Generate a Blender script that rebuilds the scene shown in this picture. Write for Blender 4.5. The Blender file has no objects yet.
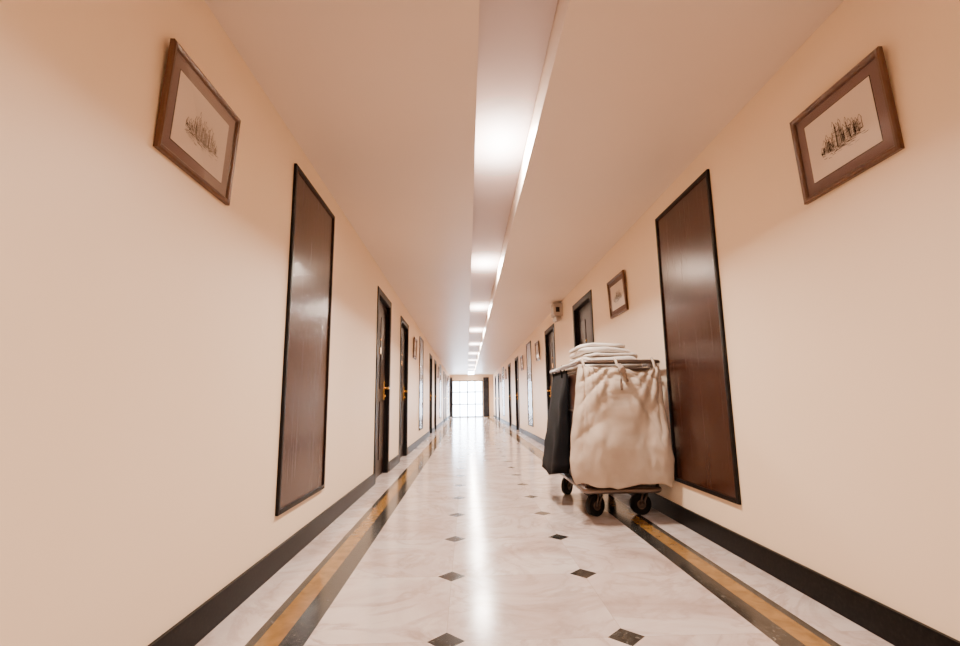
import bpy, bmesh, math, random
from mathutils import Vector, Matrix, noise
random.seed(7)
XL,XR,H=-1.03,1.537,2.465
YB,YE=-2.6,28.3
S=bpy.context.scene

# ---------------------------------------------------------------- materials
def mat(name,color=(.8,.8,.8),rough=.5,metal=0,coat=0,spec=.5):
    m=bpy.data.materials.new(name); m.use_nodes=True
    b=m.node_tree.nodes['Principled BSDF']
    b.inputs['Base Color'].default_value=(*color,1)
    b.inputs['Roughness'].default_value=rough
    b.inputs['Metallic'].default_value=metal
    b.inputs['Coat Weight'].default_value=coat
    b.inputs['Specular IOR Level'].default_value=spec
    return m
class NT:
    def __init__(s,m): s.m=m; s.t=m.node_tree; s.n=s.t.nodes; s.l=s.t.links; s.b=s.n.get('Principled BSDF')
    def inp(s,sock,v):
        if isinstance(v,bpy.types.NodeSocket): s.l.new(v,sock)
        else: sock.default_value=v
    def math(s,op,a,b=0.0,c=None):
        n=s.n.new('ShaderNodeMath'); n.operation=op
        s.inp(n.inputs[0],a); s.inp(n.inputs[1],b)
        if c is not None: s.inp(n.inputs[2],c)
        return n.outputs[0]
    def mix(s,f,a,b):
        n=s.n.new('ShaderNodeMix'); n.data_type='RGBA'
        s.inp(n.inputs[0],f); s.inp(n.inputs[6],a if not isinstance(a,tuple) else (*a,1)); s.inp(n.inputs[7],b if not isinstance(b,tuple) else (*b,1))
        return n.outputs[2]
    def pos(s):
        g=s.n.new('ShaderNodeNewGeometry'); x=s.n.new('ShaderNodeSeparateXYZ'); s.l.new(g.outputs['Position'],x.inputs[0]); return g.outputs['Position'],x.outputs
    def scaled(s,vec,sc):
        m=s.n.new('ShaderNodeMapping'); m.inputs['Scale'].default_value=sc; s.l.new(vec,m.inputs[0]); return m.outputs[0]
    def noise(s,vec,scale,detail=4,dist=0,rough=.5):
        n=s.n.new('ShaderNodeTexNoise'); s.l.new(vec,n.inputs['Vector']); n.inputs['Scale'].default_value=scale
        n.inputs['Detail'].default_value=detail; n.inputs['Distortion'].default_value=dist; n.inputs['Roughness'].default_value=rough
        return n.outputs[0]
    def ramp(s,f,stops):
        r=s.n.new('ShaderNodeValToRGB'); s.l.new(f,r.inputs[0]); e=r.color_ramp.elements
        while len(e)<len(stops): e.new(.5)
        for k,(p,c) in zip(e,stops): k.position=p; k.color=(*c,1)
        return r.outputs[0]
    def bump(s,h,strength=.2,dist=.01):
        b=s.n.new('ShaderNodeBump'); b.inputs['Strength'].default_value=strength; b.inputs['Distance'].default_value=dist
        s.l.new(h,b.inputs['Height']); s.l.new(b.outputs[0],s.b.inputs['Normal'])

def plaster(name,c1,c2,rough):
    m=mat(name,c1,rough,spec=.3); t=NT(m); p,_=t.pos()
    n=t.noise(p,1.1,3); t.l.new(t.ramp(n,[(.35,c1),(.7,c2)]),t.b.inputs['Base Color'])
    t.bump(t.noise(p,60,3),.04,.004); return m
M_wall=plaster('wall_paint',(.90,.70,.50),(.885,.68,.475),.45)
M_ceil=plaster('ceiling_paint',(.75,.61,.50),(.73,.59,.48),.4)

def wood(name,dark,light,rough=.3,coat=0,spec=.25,bs=.3):
    m=mat(name,light,rough,coat=coat,spec=spec); t=NT(m); p,_=t.pos()
    n=t.noise(t.scaled(p,(60,60,1.6)),1.0,6,.3)
    t.l.new(t.ramp(n,[(.3,dark),(.7,light)]),t.b.inputs['Base Color'])
    n2=t.noise(t.scaled(p,(110,110,1.2)),1.0,3)
    t.l.new(t.math('MULTIPLY_ADD',n2,.2,rough-.1),t.b.inputs['Roughness'])
    t.bump(n2,bs,.003); return m
M_panel=wood('panel_veneer',(.028,.0075,.003),(.040,.011,.0045),.24,0,.36,.09)
M_dark=wood('dark_frame_wood',(.003,.0015,.001),(.006,.003,.002),.45,0,.15)
M_door=wood('door_wood',(.008,.003,.002),(.018,.006,.0035),.35,0,.2,.12)
M_pic=wood('picture_frame_wood',(.07,.028,.012),(.13,.055,.025),.35,0,.3)
M_base=mat('black_granite',(.015,.012,.011),.4,spec=.12)
t=NT(M_base); p,_=t.pos(); t.l.new(t.ramp(t.noise(p,70,4),[(.45,(.002,.0015,.0015)),(.75,(.010,.008,.007))]),t.b.inputs['Base Color'])
M_mat=mat('mauve_mount',(.17,.105,.09),.8,spec=.2)
M_paper=mat('cream_paper',(.70,.57,.46),.8,spec=.2)
M_ink=mat('ink',(.02,.013,.013),.9,spec=.1)
M_gold=mat('brass',(.9,.55,.16),.25,1)
M_steel=mat('tarnished_steel',(.20,.15,.125),.38,.9)
M_rubber=mat('rubber',(.006,.005,.005),.6,spec=.2)
M_alu=mat('window_frame_metal',(.10,.095,.09),.4,.5)
M_plastic=mat('beige_plastic',(.42,.35,.29),.45)
M_lens=mat('lamp_lens',(.8,.78,.72),.15)
M_side=wood('cart_board',(.05,.02,.012),(.10,.04,.025),.5)
def cloth(name,c1,c2,sc=220):
    m=mat(name,c1,.9,spec=.15); t=NT(m); p,_=t.pos()
    t.l.new(t.ramp(t.noise(p,5,4),[(.35,c1),(.7,c2)]),t.b.inputs['Base Color'])
    t.bump(t.noise(p,sc,2),.3,.002); return m
M_canvas=cloth('canvas',(.56,.44,.34),(.46,.35,.265))
M_linen=cloth('white_linen',(.80,.72,.65),(.74,.64,.56))
M_strap=cloth('canvas_strap',(.30,.22,.17),(.24,.17,.13))
M_black=cloth('black_fabric',(.003,.0025,.003),(.006,.005,.0055))
M_curt=cloth('grey_curtain',(.04,.035,.04),(.06,.055,.06))
def glass(name):
    m=bpy.data.materials.new(name); m.use_nodes=True; t=m.node_tree; t.nodes.clear()
    o=t.nodes.new('ShaderNodeOutputMaterial'); mx=t.nodes.new('ShaderNodeMixShader'); a=t.nodes.new('ShaderNodeBsdfTransparent'); g=t.nodes.new('ShaderNodeBsdfGlossy')
    g.inputs['Roughness'].default_value=.05; lw=t.nodes.new('ShaderNodeLayerWeight'); lw.inputs[0].default_value=.12
    k=t.nodes.new('ShaderNodeMath'); k.operation='MULTIPLY'; k.inputs[1].default_value=.35; t.links.new(lw.outputs['Fresnel'],k.inputs[0])
    t.links.new(k.outputs[0],mx.inputs[0]); t.links.new(a.outputs[0],mx.inputs[1]); t.links.new(g.outputs[0],mx.inputs[2]); t.links.new(mx.outputs[0],o.inputs[0]); return m
M_glass=glass('clear_glass')

# floor marble
M_floor=mat('marble_floor',(.8,.7,.62),.1,spec=.27); t=NT(M_floor); p,(px,py,pz)=t.pos()
T=.678; CX=.2535
d=t.math('MINIMUM',t.math('SUBTRACT',px,XL),t.math('SUBTRACT',XR,px))
band=lambda a,b: t.math('MULTIPLY',t.math('GREATER_THAN',d,a),t.math('LESS_THAN',d,b))
ochre=band(.235,.325); dk=t.math('ADD',band(.20,.235),band(.325,.42))
inside=t.math('GREATER_THAN',d,.42)
ax=t.math('ABSOLUTE',t.math('SUBTRACT',t.math('ABSOLUTE',t.math('SUBTRACT',px,CX)),T/2))
ay=t.math('PINGPONG',t.math('ADD',py,-1.96+20*T),T/2)
dia=t.math('MULTIPLY',t.math('LESS_THAN',t.math('ADD',ax,ay),.071),inside)
seam=t.math('MULTIPLY',t.math('LESS_THAN',t.math('MINIMUM',ax,ay),.0013),inside)
seam=t.math('MAXIMUM',seam,t.math('LESS_THAN',t.math('ABSOLUTE',t.math('SUBTRACT',d,.42)),.0015))
tx=t.math('FLOOR',t.math('DIVIDE',t.math('SUBTRACT',px,CX-T/2),T)); ty=t.math('FLOOR',t.math('DIVIDE',t.math('SUBTRACT',py,1.96),T))
cb=t.n.new('ShaderNodeCombineXYZ'); t.l.new(tx,cb.inputs[0]); t.l.new(ty,cb.inputs[1])
wn=t.n.new('ShaderNodeTexWhiteNoise'); t.l.new(cb.outputs[0],wn.inputs['Vector'])
va=t.n.new('ShaderNodeVectorMath'); va.operation='MULTIPLY_ADD'; t.l.new(cb.outputs[0],va.inputs[0]); va.inputs[1].default_value=(3.7,5.1,0); t.l.new(p,va.inputs[2])
n1=t.noise(va.outputs[0],1.5,8,1.2,.62); n2=t.noise(va.outputs[0],1.6,7,2.2,.58); n3=t.noise(va.outputs[0],5,5,1.0,.6)
base=t.ramp(n1,[(.28,(.34,.24,.195)),(.43,(.48,.37,.32)),(.58,(.565,.465,.415)),(.75,(.63,.55,.51))])
vein=t.math('SUBTRACT',1.0,t.math('MULTIPLY',t.math('ABSOLUTE',t.math('SUBTRACT',n2,.5)),20.0)); vein=t.math('MAXIMUM',vein,0.0)
vein=t.math('MULTIPLY',vein,t.math('POWER',n3,1.5))
col=t.mix(t.math('MULTIPLY',vein,1.1),base,(.28,.19,.15))
col=t.mix(t.math('MULTIPLY',wn.outputs[0],.26),col,(.42,.31,.27))
col=t.mix(t.math('MULTIPLY',seam,.45),col,(.22,.16,.13))
nd=t.noise(p,38,5,1.0,.7)
dkc=t.ramp(nd,[(.42,(.006,.006,.005)),(.62,(.045,.04,.034)),(.8,(.30,.26,.22))])
occ=t.ramp(t.noise(p,16,5,.5),[(.3,(.16,.075,.016)),(.7,(.27,.135,.036))])
col=t.mix(ochre,col,occ); col=t.mix(dk,col,dkc); col=t.mix(dia,col,dkc)
t.l.new(col,t.b.inputs['Base Color'])
t.l.new(t.math('MULTIPLY_ADD',t.noise(p,3,4),.12,.10),t.b.inputs['Roughness'])
t.bump(t.noise(p,7,3),.06,.006)

# backlit trough diffuser
LY0,LS=3.08,2.93
def diffuser(name):
    m=mat(name,(.58,.47,.44),.5); t=NT(m); p,(px,py,pz)=t.pos()
    a=t.math('PINGPONG',t.math('ADD',py,-LY0+10*LS),LS/2)
    dx=t.math('SUBTRACT',px,.2455)
    q=t.math('ADD',t.math('POWER',t.math('DIVIDE',a,.25),2.0),t.math('POWER',t.math('DIVIDE',dx,.17),2.0))
    g=t.math('EXPONENT',t.math('MULTIPLY',q,-1.0))
    q2=t.math('EXPONENT',t.math('MULTIPLY',t.math('POWER',t.math('DIVIDE',a,.65),2.0),-1.0))
    e=t.math('MULTIPLY_ADD',g,16.0,t.math('MULTIPLY_ADD',q2,.4,.0))
    t.b.inputs['Emission Color'].default_value=(1,.85,.79,1)
    t.l.new(e,t.b.inputs['Emission Strength']); return m
M_diff=diffuser('opal_diffuser')

# ---------------------------------------------------------------- mesh helpers
class MB:
    def __init__(s): s.bm=bmesh.new(); s.mats=[]
    def mi(s,m):
        if m not in s.mats: s.mats.append(m)
        return s.mats.index(m)
    def box(s,x0,x1,y0,y1,z0,z1,m,bev=0):
        r=bmesh.ops.create_cube(s.bm,size=1,matrix=Matrix.Translation(((x0+x1)/2,(y0+y1)/2,(z0+z1)/2))@Matrix.Diagonal((abs(x1-x0),abs(y1-y0),abs(z1-z0),1)))
        i=s.mi(m); fs={f for v in r['verts'] for f in v.link_faces}
        for f in fs: f.material_index=i
        if bev:
            es=list({e for v in r['verts'] for e in v.link_edges})
            rr=bmesh.ops.bevel(s.bm,geom=es,offset=bev,segments=2,affect='EDGES',profile=.6)
            for f in rr['faces']: f.material_index=i
    def quad(s,pts,m):
        f=s.bm.faces.new([s.bm.verts.new(p) for p in pts]); f.material_index=s.mi(m)
    def cyl(s,a,b,r,m,seg=16,r2=None):
        a,b=Vector(a),Vector(b); d=b-a
        q=d.to_track_quat('Z','Y').to_matrix().to_4x4()
        rr=bmesh.ops.create_cone(s.bm,cap_ends=True,segments=seg,radius1=r,radius2=r if r2 is None else r2,depth=d.length,matrix=Matrix.Translation((a+b)/2)@q)
        i=s.mi(m)
        for f in {f for v in rr['verts'] for f in v.link_faces}: f.material_index=i; f.smooth=len(f.verts)==4
    def tube(s,pts,r,m,closed=False,seg=10):
        pts=[Vector(p) for p in pts]; n=len(pts); rings=[]; i=s.mi(m)
        for k,p in enumerate(pts):
            a=pts[(k-1)%n] if (closed or k>0) else p; b=pts[(k+1)%n] if (closed or k<n-1) else p
            d=(b-a).normalized(); up=Vector((0,0,1)) if abs(d.z)<.95 else Vector((0,1,0))
            u=d.cross(up).normalized(); w=u.cross(d)
            rings.append([s.bm.verts.new(p+(u*math.cos(2*math.pi*j/seg)+w*math.sin(2*math.pi*j/seg))*r) for j in range(seg)])
        for k in range(n if closed else n-1):
            A,B=rings[k],rings[(k+1)%n]
            for j in range(seg):
                f=s.bm.faces.new((A[j],A[(j+1)%seg],B[(j+1)%seg],B[j])); f.material_index=i; f.smooth=True
        if not closed:
            for R in (rings[0],rings[-1]):
                f=s.bm.faces.new(R); f.material_index=i
    def grid(s,fn,nu,nv,m,closeu=False,smooth=True):
        i=s.mi(m); V=[[s.bm.verts.new(fn(a/(nu if closeu else nu-1),b/(nv-1))) for a in range(nu)] for b in range(nv)]
        for b in range(nv-1):
            for a in range(nu if closeu else nu-1):
                f=s.bm.faces.new((V[b][a],V[b][(a+1)%nu],V[b+1][(a+1)%nu],V[b+1][a])); f.material_index=i; f.smooth=smooth
        return V
    def done(s,name,parent=None,loc=None,mods=None):
        bmesh.ops.recalc_face_normals(s.bm,faces=s.bm.faces)
        me=bpy.data.meshes.new(name); s.bm.to_mesh(me); s.bm.free()
        for m in s.mats: me.materials.append(m)
        o=bpy.data.objects.new(name,me); S.collection.objects.link(o)
        if parent: o.parent=parent
        if loc: o.location=loc
        return o
def empty(name,loc=(0,0,0),rot=(0,0,0)):
    e=bpy.data.objects.new(name,None); e.location=loc; e.rotation_euler=rot; e.empty_display_size=.1; S.collection.objects.link(e); return e

# ---------------------------------------------------------------- shell
DH=2.19
doorsL=[(5.5+7.8*k,6.42+7.8*k) for k in range(3)]+[(7.45+7.8*k,8.38+7.8*k) for k in range(3)]
doorsR=[(5.74+8.55*k,6.72+8.55*k) for k in range(3)]+[(8.3+8.55*k,9.25+8.55*k) for k in range(3)]
doorsL.sort(); doorsR.sort()
doorsR=[d for d in doorsR if d[1]<YE-.3]; doorsL=[d for d in doorsL if d[1]<YE-.3]
def wall(name,x0,x1,ds):
    b=MB(); y=YB-.2
    for a,c in ds:
        b.box(x0,x1,y,a,0,H,M_wall); b.box(x0,x1,a,c,DH,H,M_wall); y=c
    b.box(x0,x1,y,YE+.2,0,H,M_wall); b.done(name)
wall('wall_left',XL-.2,XL,doorsL); wall('wall_right',XR,XR+.2,doorsR)
b=MB(); b.box(XL,XR,YB-.2,YB,0,H,M_wall); b.done('wall_back')
b=MB(); b.box(XL-.2,XR+.2,YB-.2,YE+.2,-.1,0,M_floor); b.done('floor')
TX0,TX1,TH=.062,.424,.2
b=MB(); b.box(XL-.2,TX0,YB-.2,YE+.2,H,H+.3,M_ceil); b.box(TX1,XR+.2,YB-.2,YE+.2,H,H+.3,M_ceil); b.box(TX0,TX1,YB-.2,YE+.2,H+TH,H+.3,M_ceil); b.done('ceiling')
WX0,WX1,WZ=-.88,.93,2.12
b=MB(); b.box(XL,WX0,YE,YE+.2,0,H,M_wall); b.box(WX1,XR,YE,YE+.2,0,H,M_wall); b.box(WX0,WX1,YE,YE+.2,WZ,H,M_wall); b.done('wall_far')
w=empty('window_1',(0,0,0))
b=MB()
for x in [WX0+.03,WX0+.46,.025,WX1-.46,WX1-.03]: b.box(x-.032,x+.032,YE+.05,YE+.1,0,WZ,M_alu)
for z in [.03,.75,1.45,WZ-.03]: b.box(WX0,WX1,YE+.05,YE+.1,z-.034,z+.034,M_alu)
b.done('mullions',w)
b=MB(); b.quad([(WX0,YE+.075,0),(WX1,YE+.075,0),(WX1,YE+.075,WZ),(WX0,YE+.075,WZ)],M_glass); b.done('glazing',w)
for (xa,xb) in [(-1.02,-.86),(.95,1.28)]:
    b=MB()
    def fn(u,v,xa=xa,xb=xb): 
        x=xa+(xb-xa)*u; return Vector((x,YE-.07+.03*math.sin(u*(xb-xa)*110),.03+v*2.25))
    b.grid(fn,40,4,M_curt); b.tube([(xa,YE-.07,2.3),(xb,YE-.07,2.3)],.012,M_alu); o=b.done('window_curtain')
def baseb(name,x0,x1,ds):
    b=MB(); y=YB
    for a,c in ds+[(YE,YE)]:
        e=a-(.05 if a<YE else 0)
        b.box(x0,x1,y,e,0,.122,M_base); y=c+.05
    b.done(name)
baseb('baseboard_left',XL,XL+.014,doorsL); baseb('baseboard_right',XR-.014,XR,doorsR)
# ---------------------------------------------------------------- doors
def door(side,y0,y1,n):
    wd=y1-y0; e=empty('door_%d'%n,((XL if side<0 else XR),(y0+y1)/2,0),(0,0,math.pi/2 if side<0 else -math.pi/2))
    hw=wd/2
    b=MB()
    for sx in (-1,1):
        a=sx*hw; b.box(min(a,a-sx*.045),max(a,a-sx*.045),.0,.12,0,DH,M_dark)
        b.box(min(a-sx*.045,a+sx*.035),max(a-sx*.045,a+sx*.035),-.012,0,0,DH+.035,M_dark,.004)
    b.box(-hw,hw,0,.12,DH-.045,DH,M_dark); b.box(-hw+.045,hw-.045,-.012,0,DH-.045,DH+.035,M_dark,.004)
    b.done('door_frame',e)
    b=MB(); b.box(-hw+.045,hw-.045,.05,.09,.008,DH-.045,M_door)
    for z0,z1 in ((.2,.9),(1.05,1.95)):
        for x0,x1 in ((-hw+.14,-.04),(.04,hw-.14)):
            b.box(x0,x1,.040,.05,z0,z1,M_door,.006)
    b.done('door_leaf',e)
    hx=(hw-.13)*(1 if side<0 else -1)
    b=MB(); b.box(hx-.03,hx+.03,.035,.05,.92,1.16,M_gold,.004); b.cyl((hx,.04,1.07),(hx,-.02,1.07),.012,M_gold)
    s=-1 if hx>0 else 1
    b.tube([(hx,-.015,1.07),(hx+s*.03,-.025,1.07),(hx+s*.13,-.02,1.062)],.014,M_gold); b.cyl((hx,.036,.97),(hx,.02,.97),.014,M_gold)
    b.done('lever_handle',e)
    b=MB(); b.box(-.05,.05,.034,.04,1.48,1.56,M_gold,.002); b.cyl((0,.05,1.66),(0,.03,1.66),.012,M_gold); b.done('number_plate',e)
n=1
for a,c in doorsL: door(-1,a,c,n); n+=1
for a,c in doorsR: door(1,a,c,n); n+=1
# ---------------------------------------------------------------- wall panels
def panel(side,y0,y1):
    z0,z1=.29,2.31; e=empty('wooden_wall_panel',((XL if side<0 else XR),(y0+y1)/2,0),(0,0,math.pi/2 if side<0 else -math.pi/2)); hw=(y1-y0)/2; f=.026
    b=MB(); b.box(-hw,-hw+f,-.018,0,z0,z1,M_dark,.004); b.box(hw-f,hw,-.018,0,z0,z1,M_dark,.004)
    b.box(-hw+f,hw-f,-.018,0,z0,z0+f,M_dark,.004); b.box(-hw+f,hw-f,-.018,0,z1-f,z1,M_dark,.004); b.done('panel_frame',e)
    b=MB(); b.box(-hw+f,hw-f,-.008,0,z0+f,z1-f,M_panel); b.done('panel_board',e)
for y in (2.72,10.42,18.2,25.9): panel(-1,y,y+.85)
for y in (2.785,11.35,19.9): panel(1,y,y+.85)
# ---------------------------------------------------------------- pictures
def picture(side,yc,w=.486,h=.400,z=1.725,seed=0):
    r=random.Random(seed)
    e=empty('framed_picture')
    e.matrix_world=Matrix.Translation(((XL if side<0 else XR),yc,z))@Matrix.Rotation(math.pi/2 if side<0 else -math.pi/2,4,'Z')@Matrix.Rotation(math.radians(3.0),4,'X')
    hw=w/2; f=.024
    b=MB()
    prof=[(0,0),(0,-.016),(.006,-.020),(.018,-.017),(f,-.011),(f,0)]
    cor=[(-hw,0,1,1),(hw,0,-1,1),(hw,h,-1,-1),(-hw,h,1,-1)]
    rings=[[b.bm.verts.new((cx+sx*pp,q,cz+sz*pp)) for pp,q in prof] for cx,cz,sx,sz in cor]
    mi=b.mi(M_pic)
    for k in range(4):
        A,B=rings[k],rings[(k+1)%4]
        for j in range(len(prof)):
            ff=b.bm.faces.new((A[j],A[(j+1)%6],B[(j+1)%6],B[j])); ff.material_index=mi
    b.done('frame_moulding',e)
    b=MB(); b.box(-hw+f,hw-f,-.005,-.001,f,h-f,M_mat)
    g=f+.042; b.box(-hw+g,hw-g,-.0058,-.005,g,h-g,M_ink); g+=.003; b.box(-hw+g,hw-g,-.0066,-.005,g,h-g,M_paper); b.done('mount_and_print',e)
    b=MB(); k=b.mi(M_ink)
    def stroke(x0,z0,x1,z1,t):
        d=Vector((x1-x0,0,z1-z0))
        if d.length<1e-5: return
        nrm=Vector((-d.z,0,d.x)).normalized()*t/2
        P=[Vector((x0,-.0073,z0)),Vector((x1,-.0073,z1))]
        f_=b.bm.faces.new([b.bm.verts.new(q) for q in (P[0]-nrm,P[1]-nrm,P[1]+nrm,P[0]+nrm)]); f_.material_index=k
    zc=h*.40; sw=w*.22
    x=-sw
    while x<sw:
        env=(1-abs(x/sw)**2)*.6+.4
        top=zc+env*r.uniform(.05,.11)*h/.415; wd=r.uniform(.010,.022)
        for q in range(int(r.uniform(4,7))):
            xx=x+r.uniform(0,wd); stroke(xx,zc+r.uniform(-.004,.004),xx+r.uniform(-.004,.004),top-r.uniform(0,.03),r.uniform(.0008,.0026))
        for q in range(7):
            zz=r.uniform(zc,top-.01); stroke(x,zz,x+wd*r.uniform(.4,1),zz+r.uniform(-.006,.006),.0015)
        stroke(x,top-.012,x+wd/2,top+.008,.0014); stroke(x+wd/2,top+.008,x+wd,top-.012,.0014)
        x+=wd*.9
    for q in range(120):
        xx=r.gauss(-.01,sw*.55); zz=zc-abs(r.gauss(0,.013)) 
        if abs(xx)<sw*1.1: stroke(xx,zz,xx+r.uniform(.008,.025),zz+r.uniform(-.003,.003),r.uniform(.0007,.0018))
    b.done('ink_drawing',e)
    b=MB(); b.quad([(-hw+f,-.0105,f),(hw-f,-.0105,f),(hw-f,-.0105,h-f),(-hw+f,-.0105,h-f)],M_glass); b.done('picture_glass',e)
for y in (1.738,9.4,17.1,24.9): picture(-1,y,seed=int(y*10))
for y in (1.76,10.25,18.8): picture(1,y,z=1.737,seed=int(y*10)+1)
for y in (4.69,13.2,21.8): picture(1,y,w=.53,h=.39,seed=int(y*10)+2)
# ---------------------------------------------------------------- emergency light box
def emerg(y):
    e=empty('emergency_light',(XR,y,2.17))
    b=MB(); b.box(-.15,0,-.11,.11,.05,.26,M_plastic,.01); b.box(-.156,-.15,-.09,.09,.10,.2,M_lens,.002)
    b.box(-.11,-.05,-.113,-.11,.11,.19,M_rubber); b.done('battery_housing',e)
    b=MB()
    for s in (-1,1):
        b.cyl((-.075,s*.06,.06),(-.075,s*.06,.03),.012,M_plastic); b.cyl((-.03,s*.06,.02),(-.11,s*.06-.02,.0),.03,M_plastic,20,.042); b.cyl((-.11,s*.06-.02,0),(-.113,s*.06-.022,-.001),.037,M_lens,20)
    b.done('lamp_heads',e)
emerg(7.6)
# ---------------------------------------------------------------- lights
e=empty('linear_ceiling_light',(0,0,0))
b=MB(); b.box(TX0+.002,TX1-.002,YB,YE,H+TH-.012,H+TH-.002,M_diff); b.done('opal_diffuser_strip',e)
k=-1
while LY0+LS*k<YE:
    y=LY0+LS*k
    l=bpy.data.lights.new('lamp','AREA'); l.shape='RECTANGLE'; l.size=.2; l.size_y=.36; l.energy=(75 if k<0 else 122); l.color=(1,.89,.79)
    o=bpy.data.objects.new('lamp_%d'%(k+2),l); o.location=((TX0+TX1)/2,y,H+TH-.016); o.parent=e; S.collection.objects.link(o); k+=1
# ---------------------------------------------------------------- cart
C=empty('housekeeping_cart',(0,0,0))
cx0,cx1,cy0,cy1=.88,1.44,3.70,4.88
def rr_loop(x0,x1,y0,y1,z,r,n=6):
    pts=[]
    for (cx,cy,a0) in ((x1-r,y1-r,0),(x0+r,y1-r,90),(x0+r,y0+r,180),(x1-r,y0+r,270)):
        for k in range(n+1):
            a=math.radians(a0+90*k/n); pts.append((cx+r*math.cos(a),cy+r*math.sin(a),z))
    return pts
b=MB()
b.tube(rr_loop(cx0,cx1,cy0,cy1,.215,.05),.022,M_steel,True)
b.tube(rr_loop(cx0-.03,cx1+.03,cy0-.1,cy1+.02,1.165,.07),.017,M_steel,True)
b.tube(rr_loop(cx0-.005,cx1+.01,cy0-.05,cy1+.01,1.115,.06),.010,M_steel,True)
for x in (cx0+.012,cx1-.012):
    for y in (cy0+.03,cy1-.03): b.cyl((x,y,.2),(x,y,1.165),.014,M_steel)
for z in (.5,.8):
    for x in (cx0+.005,cx1-.005): b.cyl((x,cy0+.03,z),(x,cy1-.03,z),.008,M_steel)
b.done('tubular_frame',C)
b=MB(); b.box(cx0+.01,cx1-.01,cy0+.01,cy1-.01,.205,.235,M_side,.004); b.box(cx0+.015,cx1-.015,cy0+.02,cy1-.02,1.105,1.13,M_steel,.003)
b.box(cx0+.035,cx1-.035,cy0+.02,cy1-.02,.66,.68,M_side,.003)
b.box(cx0+.020,cx0+.030,cy0+.05,cy1-.05,.235,1.1,M_side,.002)
b.done('shelves',C)
def caster(x,y,ang,nm):
    b=MB(); R=.08
    d=Vector((math.cos(ang),math.sin(ang),0)); a=Vector((-d.y,d.x,0)); c=Vector((x,y,R))
    b.cyl(c-a*.022,c+a*.022,R,M_rubber,28); b.cyl(c-a*.026,c+a*.026,R*.45,M_steel,20); b.cyl(c-a*.036,c+a*.036,.01,M_steel)
    top=Vector((x,y,.2))+d*.035
    for s in (-1,1):
        p0=c+a*s*.031; p1=Vector((top.x,top.y,.178))+a*s*.031
        b.tube([p0-d*.012,p1-d*.02],.008,M_steel); b.tube([p0+d*.012,p1+d*.02],.008,M_steel)
    b.cyl(Vector((top.x,top.y,.165)),Vector((top.x,top.y,.2)),.04,M_steel,20)
    b.done(nm,C)
caster(.985,3.87,.5,'caster_1'); caster(1.345,3.89,.1,'caster_2'); caster(.95,4.76,.9,'caster_3'); caster(1.37,4.76,1.2,'caster_4')
# canvas bag on the front end
b=MB()
def bag(u,v):
    a=2*math.pi*u; ca,sa=math.cos(a),math.sin(a)
    sx=math.copysign(abs(ca)**.42,ca); sy=math.copysign(abs(sa)**.55,sa)
    w_=min(1,v*1.25)**.8
    xl=.845-.095*w_+.02*max(0,v-.8)/.2; xr=1.43+.06*w_
    round_=1.0 if v<.9 else math.sqrt(max(0,1-((v-.9)/.1)**2))*.2+.8
    hx=(xr-xl)/2*(1-.16*(1-round_)); cx=(xl+xr)/2
    hy=(.045+.065*math.sin(math.pi*min(1,v*.85+.12)))*round_
    z=1.15-.88*v
    s=(sx+1)/2
    if v<.25: z-=(1-v/.25)**1.5*(.035 if s<.5 else .075)*abs(math.sin(2*math.pi*s))**.8
    if v>.85: z+=(v-.85)/.15*(.02*math.sin(s*9+1)+.008*math.sin(s*23))
    x=cx+hx*sx; y=3.59+hy*sy
    k=(1-v)**1.1
    fold=0
    for tx_,am in ((.86,.022),(1.12,.028),(1.42,.022)):
        dx=x-tx_; r_=math.hypot(dx,(1.17-z)); an=math.atan2(dx,1.17-z+.03)
        q=math.sin(an*11+tx_*7); fold+=am*(1-abs(q)**.6*1.6)*math.exp(-r_*2.6)
    q=math.sin(20*x+1.2*math.sin(4*z)+z*2.5); fold+=.015*(.5-abs(q)**.7)*(.35+k)
    q=math.sin(8*x-6*z+2*noise.noise(Vector((x*3,z*2,0)))); fold+=.024*(.5-abs(q)**.8)*(.4+.6*v)
    fold+=.04*noise.noise(Vector((x*3.5,z*1.6,3)))+.018*noise.noise(Vector((x*9+z*3,z*3.5,1)))+.006*noise.noise(Vector((x*26,z*12,4)))
    fold+=.035*math.exp(-((x-1.115-.03*(1.15-z))/.022)**2)*max(0,1-v*1.4)
    y+=fold*(1 if sy<0 else .15); x+=(.02*noise.noise(Vector((z*4,sx*2,7)))+.008*noise.noise(Vector((z*12,sx*2,9))))*min(1,v*5)
    return Vector((x,y,z))
V=b.grid(bag,190,110,M_canvas,True)
f=b.bm.faces.new(V[-1]); f.smooth=True
for x in (.87,1.12,1.40):
    b.tube([(x,3.53,1.07),(x-.004,3.565,1.17),(x,3.60,1.19),(x+.006,3.625,1.165),(x+.004,3.61,1.12)],.010,M_canvas)
b.tube([(1.11,3.50,1.14),(1.112,3.44,1.08),(1.105,3.44,1.01),(1.11,3.44,.95)],.009,M_strap)
b.tube([(1.125,3.50,1.14),(1.14,3.44,1.09),(1.155,3.44,1.01)],.009,M_strap)
b.cyl((1.12,3.475,1.10),(1.12,3.43,1.09),.022,M_strap)
b.done('canvas_laundry_bag',C)
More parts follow.
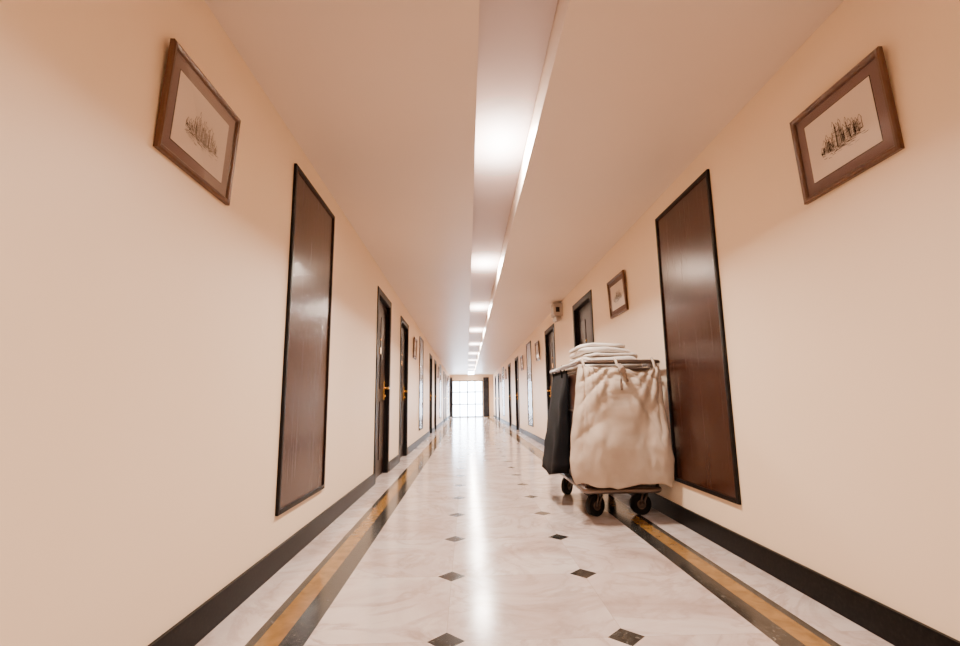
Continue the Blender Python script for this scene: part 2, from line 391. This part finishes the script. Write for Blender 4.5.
# black bag
b=MB()
def bbag(u,v):
    a=2*math.pi*u; ca,sa=math.cos(a),math.sin(a)
    sx=math.copysign(abs(ca)**.5,ca); sy=math.copysign(abs(sa)**.4,sa)
    hx=.010+.078*v; hy=.34+.02*v; rd=1 if v<.95 else .93
    x=.876-hx+hx*sx*rd*.98; y=4.48+hy*sy*rd
    x+=.012*noise.noise(Vector((y*9,v*5,2)))-.010*(sx<0)*math.sin(y*26)*v
    return Vector((x,y,1.14-.88*v+.02*math.sin(y*14)*(v>.9)))
V=b.grid(bbag,60,34,M_black,True); b.bm.faces.new(V[-1]).smooth=True; b.bm.faces.new(V[0])
for y in (4.3,4.7): b.tube([(.85,y,1.08),(.84,y,1.16),(.85,y,1.19),(.875,y,1.165),(.865,y,1.10)],.007,M_black)
b.done('black_refuse_bag',C)
# linen stack
b=MB(); z=1.131; r=random.Random(5)
lay=[(.66,.25,.05),(.62,.25,.055),(.60,.235,.03),(.54,.215,.05),(.50,.205,.035)]
for i,(ly,hx,th) in enumerate(lay):
    cx=1.135+r.uniform(-.02,.02)-(.015 if i>2 else 0); cy=4.05+r.uniform(-.02,.02); an=r.uniform(-.09,.09); hy=ly/2; sd=r.uniform(0,9)
    def fn(u,v):
        a=2*math.pi*u; ph=math.pi*(v-.5)
        rad=abs(math.cos(ph))**.22 if abs(v-.5)<.499 else 0
        ca,sa=math.cos(a),math.sin(a); sx=math.copysign(abs(ca)**.35,ca)*rad; sy=math.copysign(abs(sa)**.35,sa)*rad
        x,y=hx*sx,hy*sy; sag=-.012*max(0,abs(sx)-.6)/.4*(i>0)
        zz=th/2+th/2*math.copysign(abs(math.sin(ph))**.7,math.sin(ph))
        w=.016*noise.noise(Vector((x*6,y*6,sd)))+.006*noise.noise(Vector((x*20,y*20,sd)))
        return Vector((cx+x*math.cos(an)-y*math.sin(an)+.018*noise.noise(Vector((y*7,sd,zz*30))),cy+x*math.sin(an)+y*math.cos(an)+.012*noise.noise(Vector((x*7,sd,zz*30))),z+zz+((w+sag) if i>0 else 0)))
    b.grid(fn,72,16,M_linen,True); z+=th*.9
b.done('folded_linen',C)
b=MB()
for k,zz in enumerate((.24,.30,.36,.69,.75,.81)): b.box(.93,1.40,3.95,4.7,zz,zz+.055,M_linen,.02)
b.done('stored_towels',C)
# ---------------------------------------------------------------- world & camera
W=bpy.data.worlds.new('sky'); S.world=W; W.use_nodes=True
bg=W.node_tree.nodes['Background']; bg.inputs[0].default_value=(.74,.85,1,1); bg.inputs[1].default_value=34
cam=bpy.data.cameras.new('camera'); cam.lens=18; cam.sensor_width=36; cam.clip_start=.01; cam.clip_end=200
co=bpy.data.objects.new('camera',cam); S.collection.objects.link(co); S.camera=co
co.matrix_world=Matrix.Translation((0,0,.88))@Matrix.Rotation(math.radians(-1.63),4,'Z')@Matrix.Rotation(math.radians(90+9.32),4,'X')@Matrix.Rotation(math.radians(-.7),4,'Z')
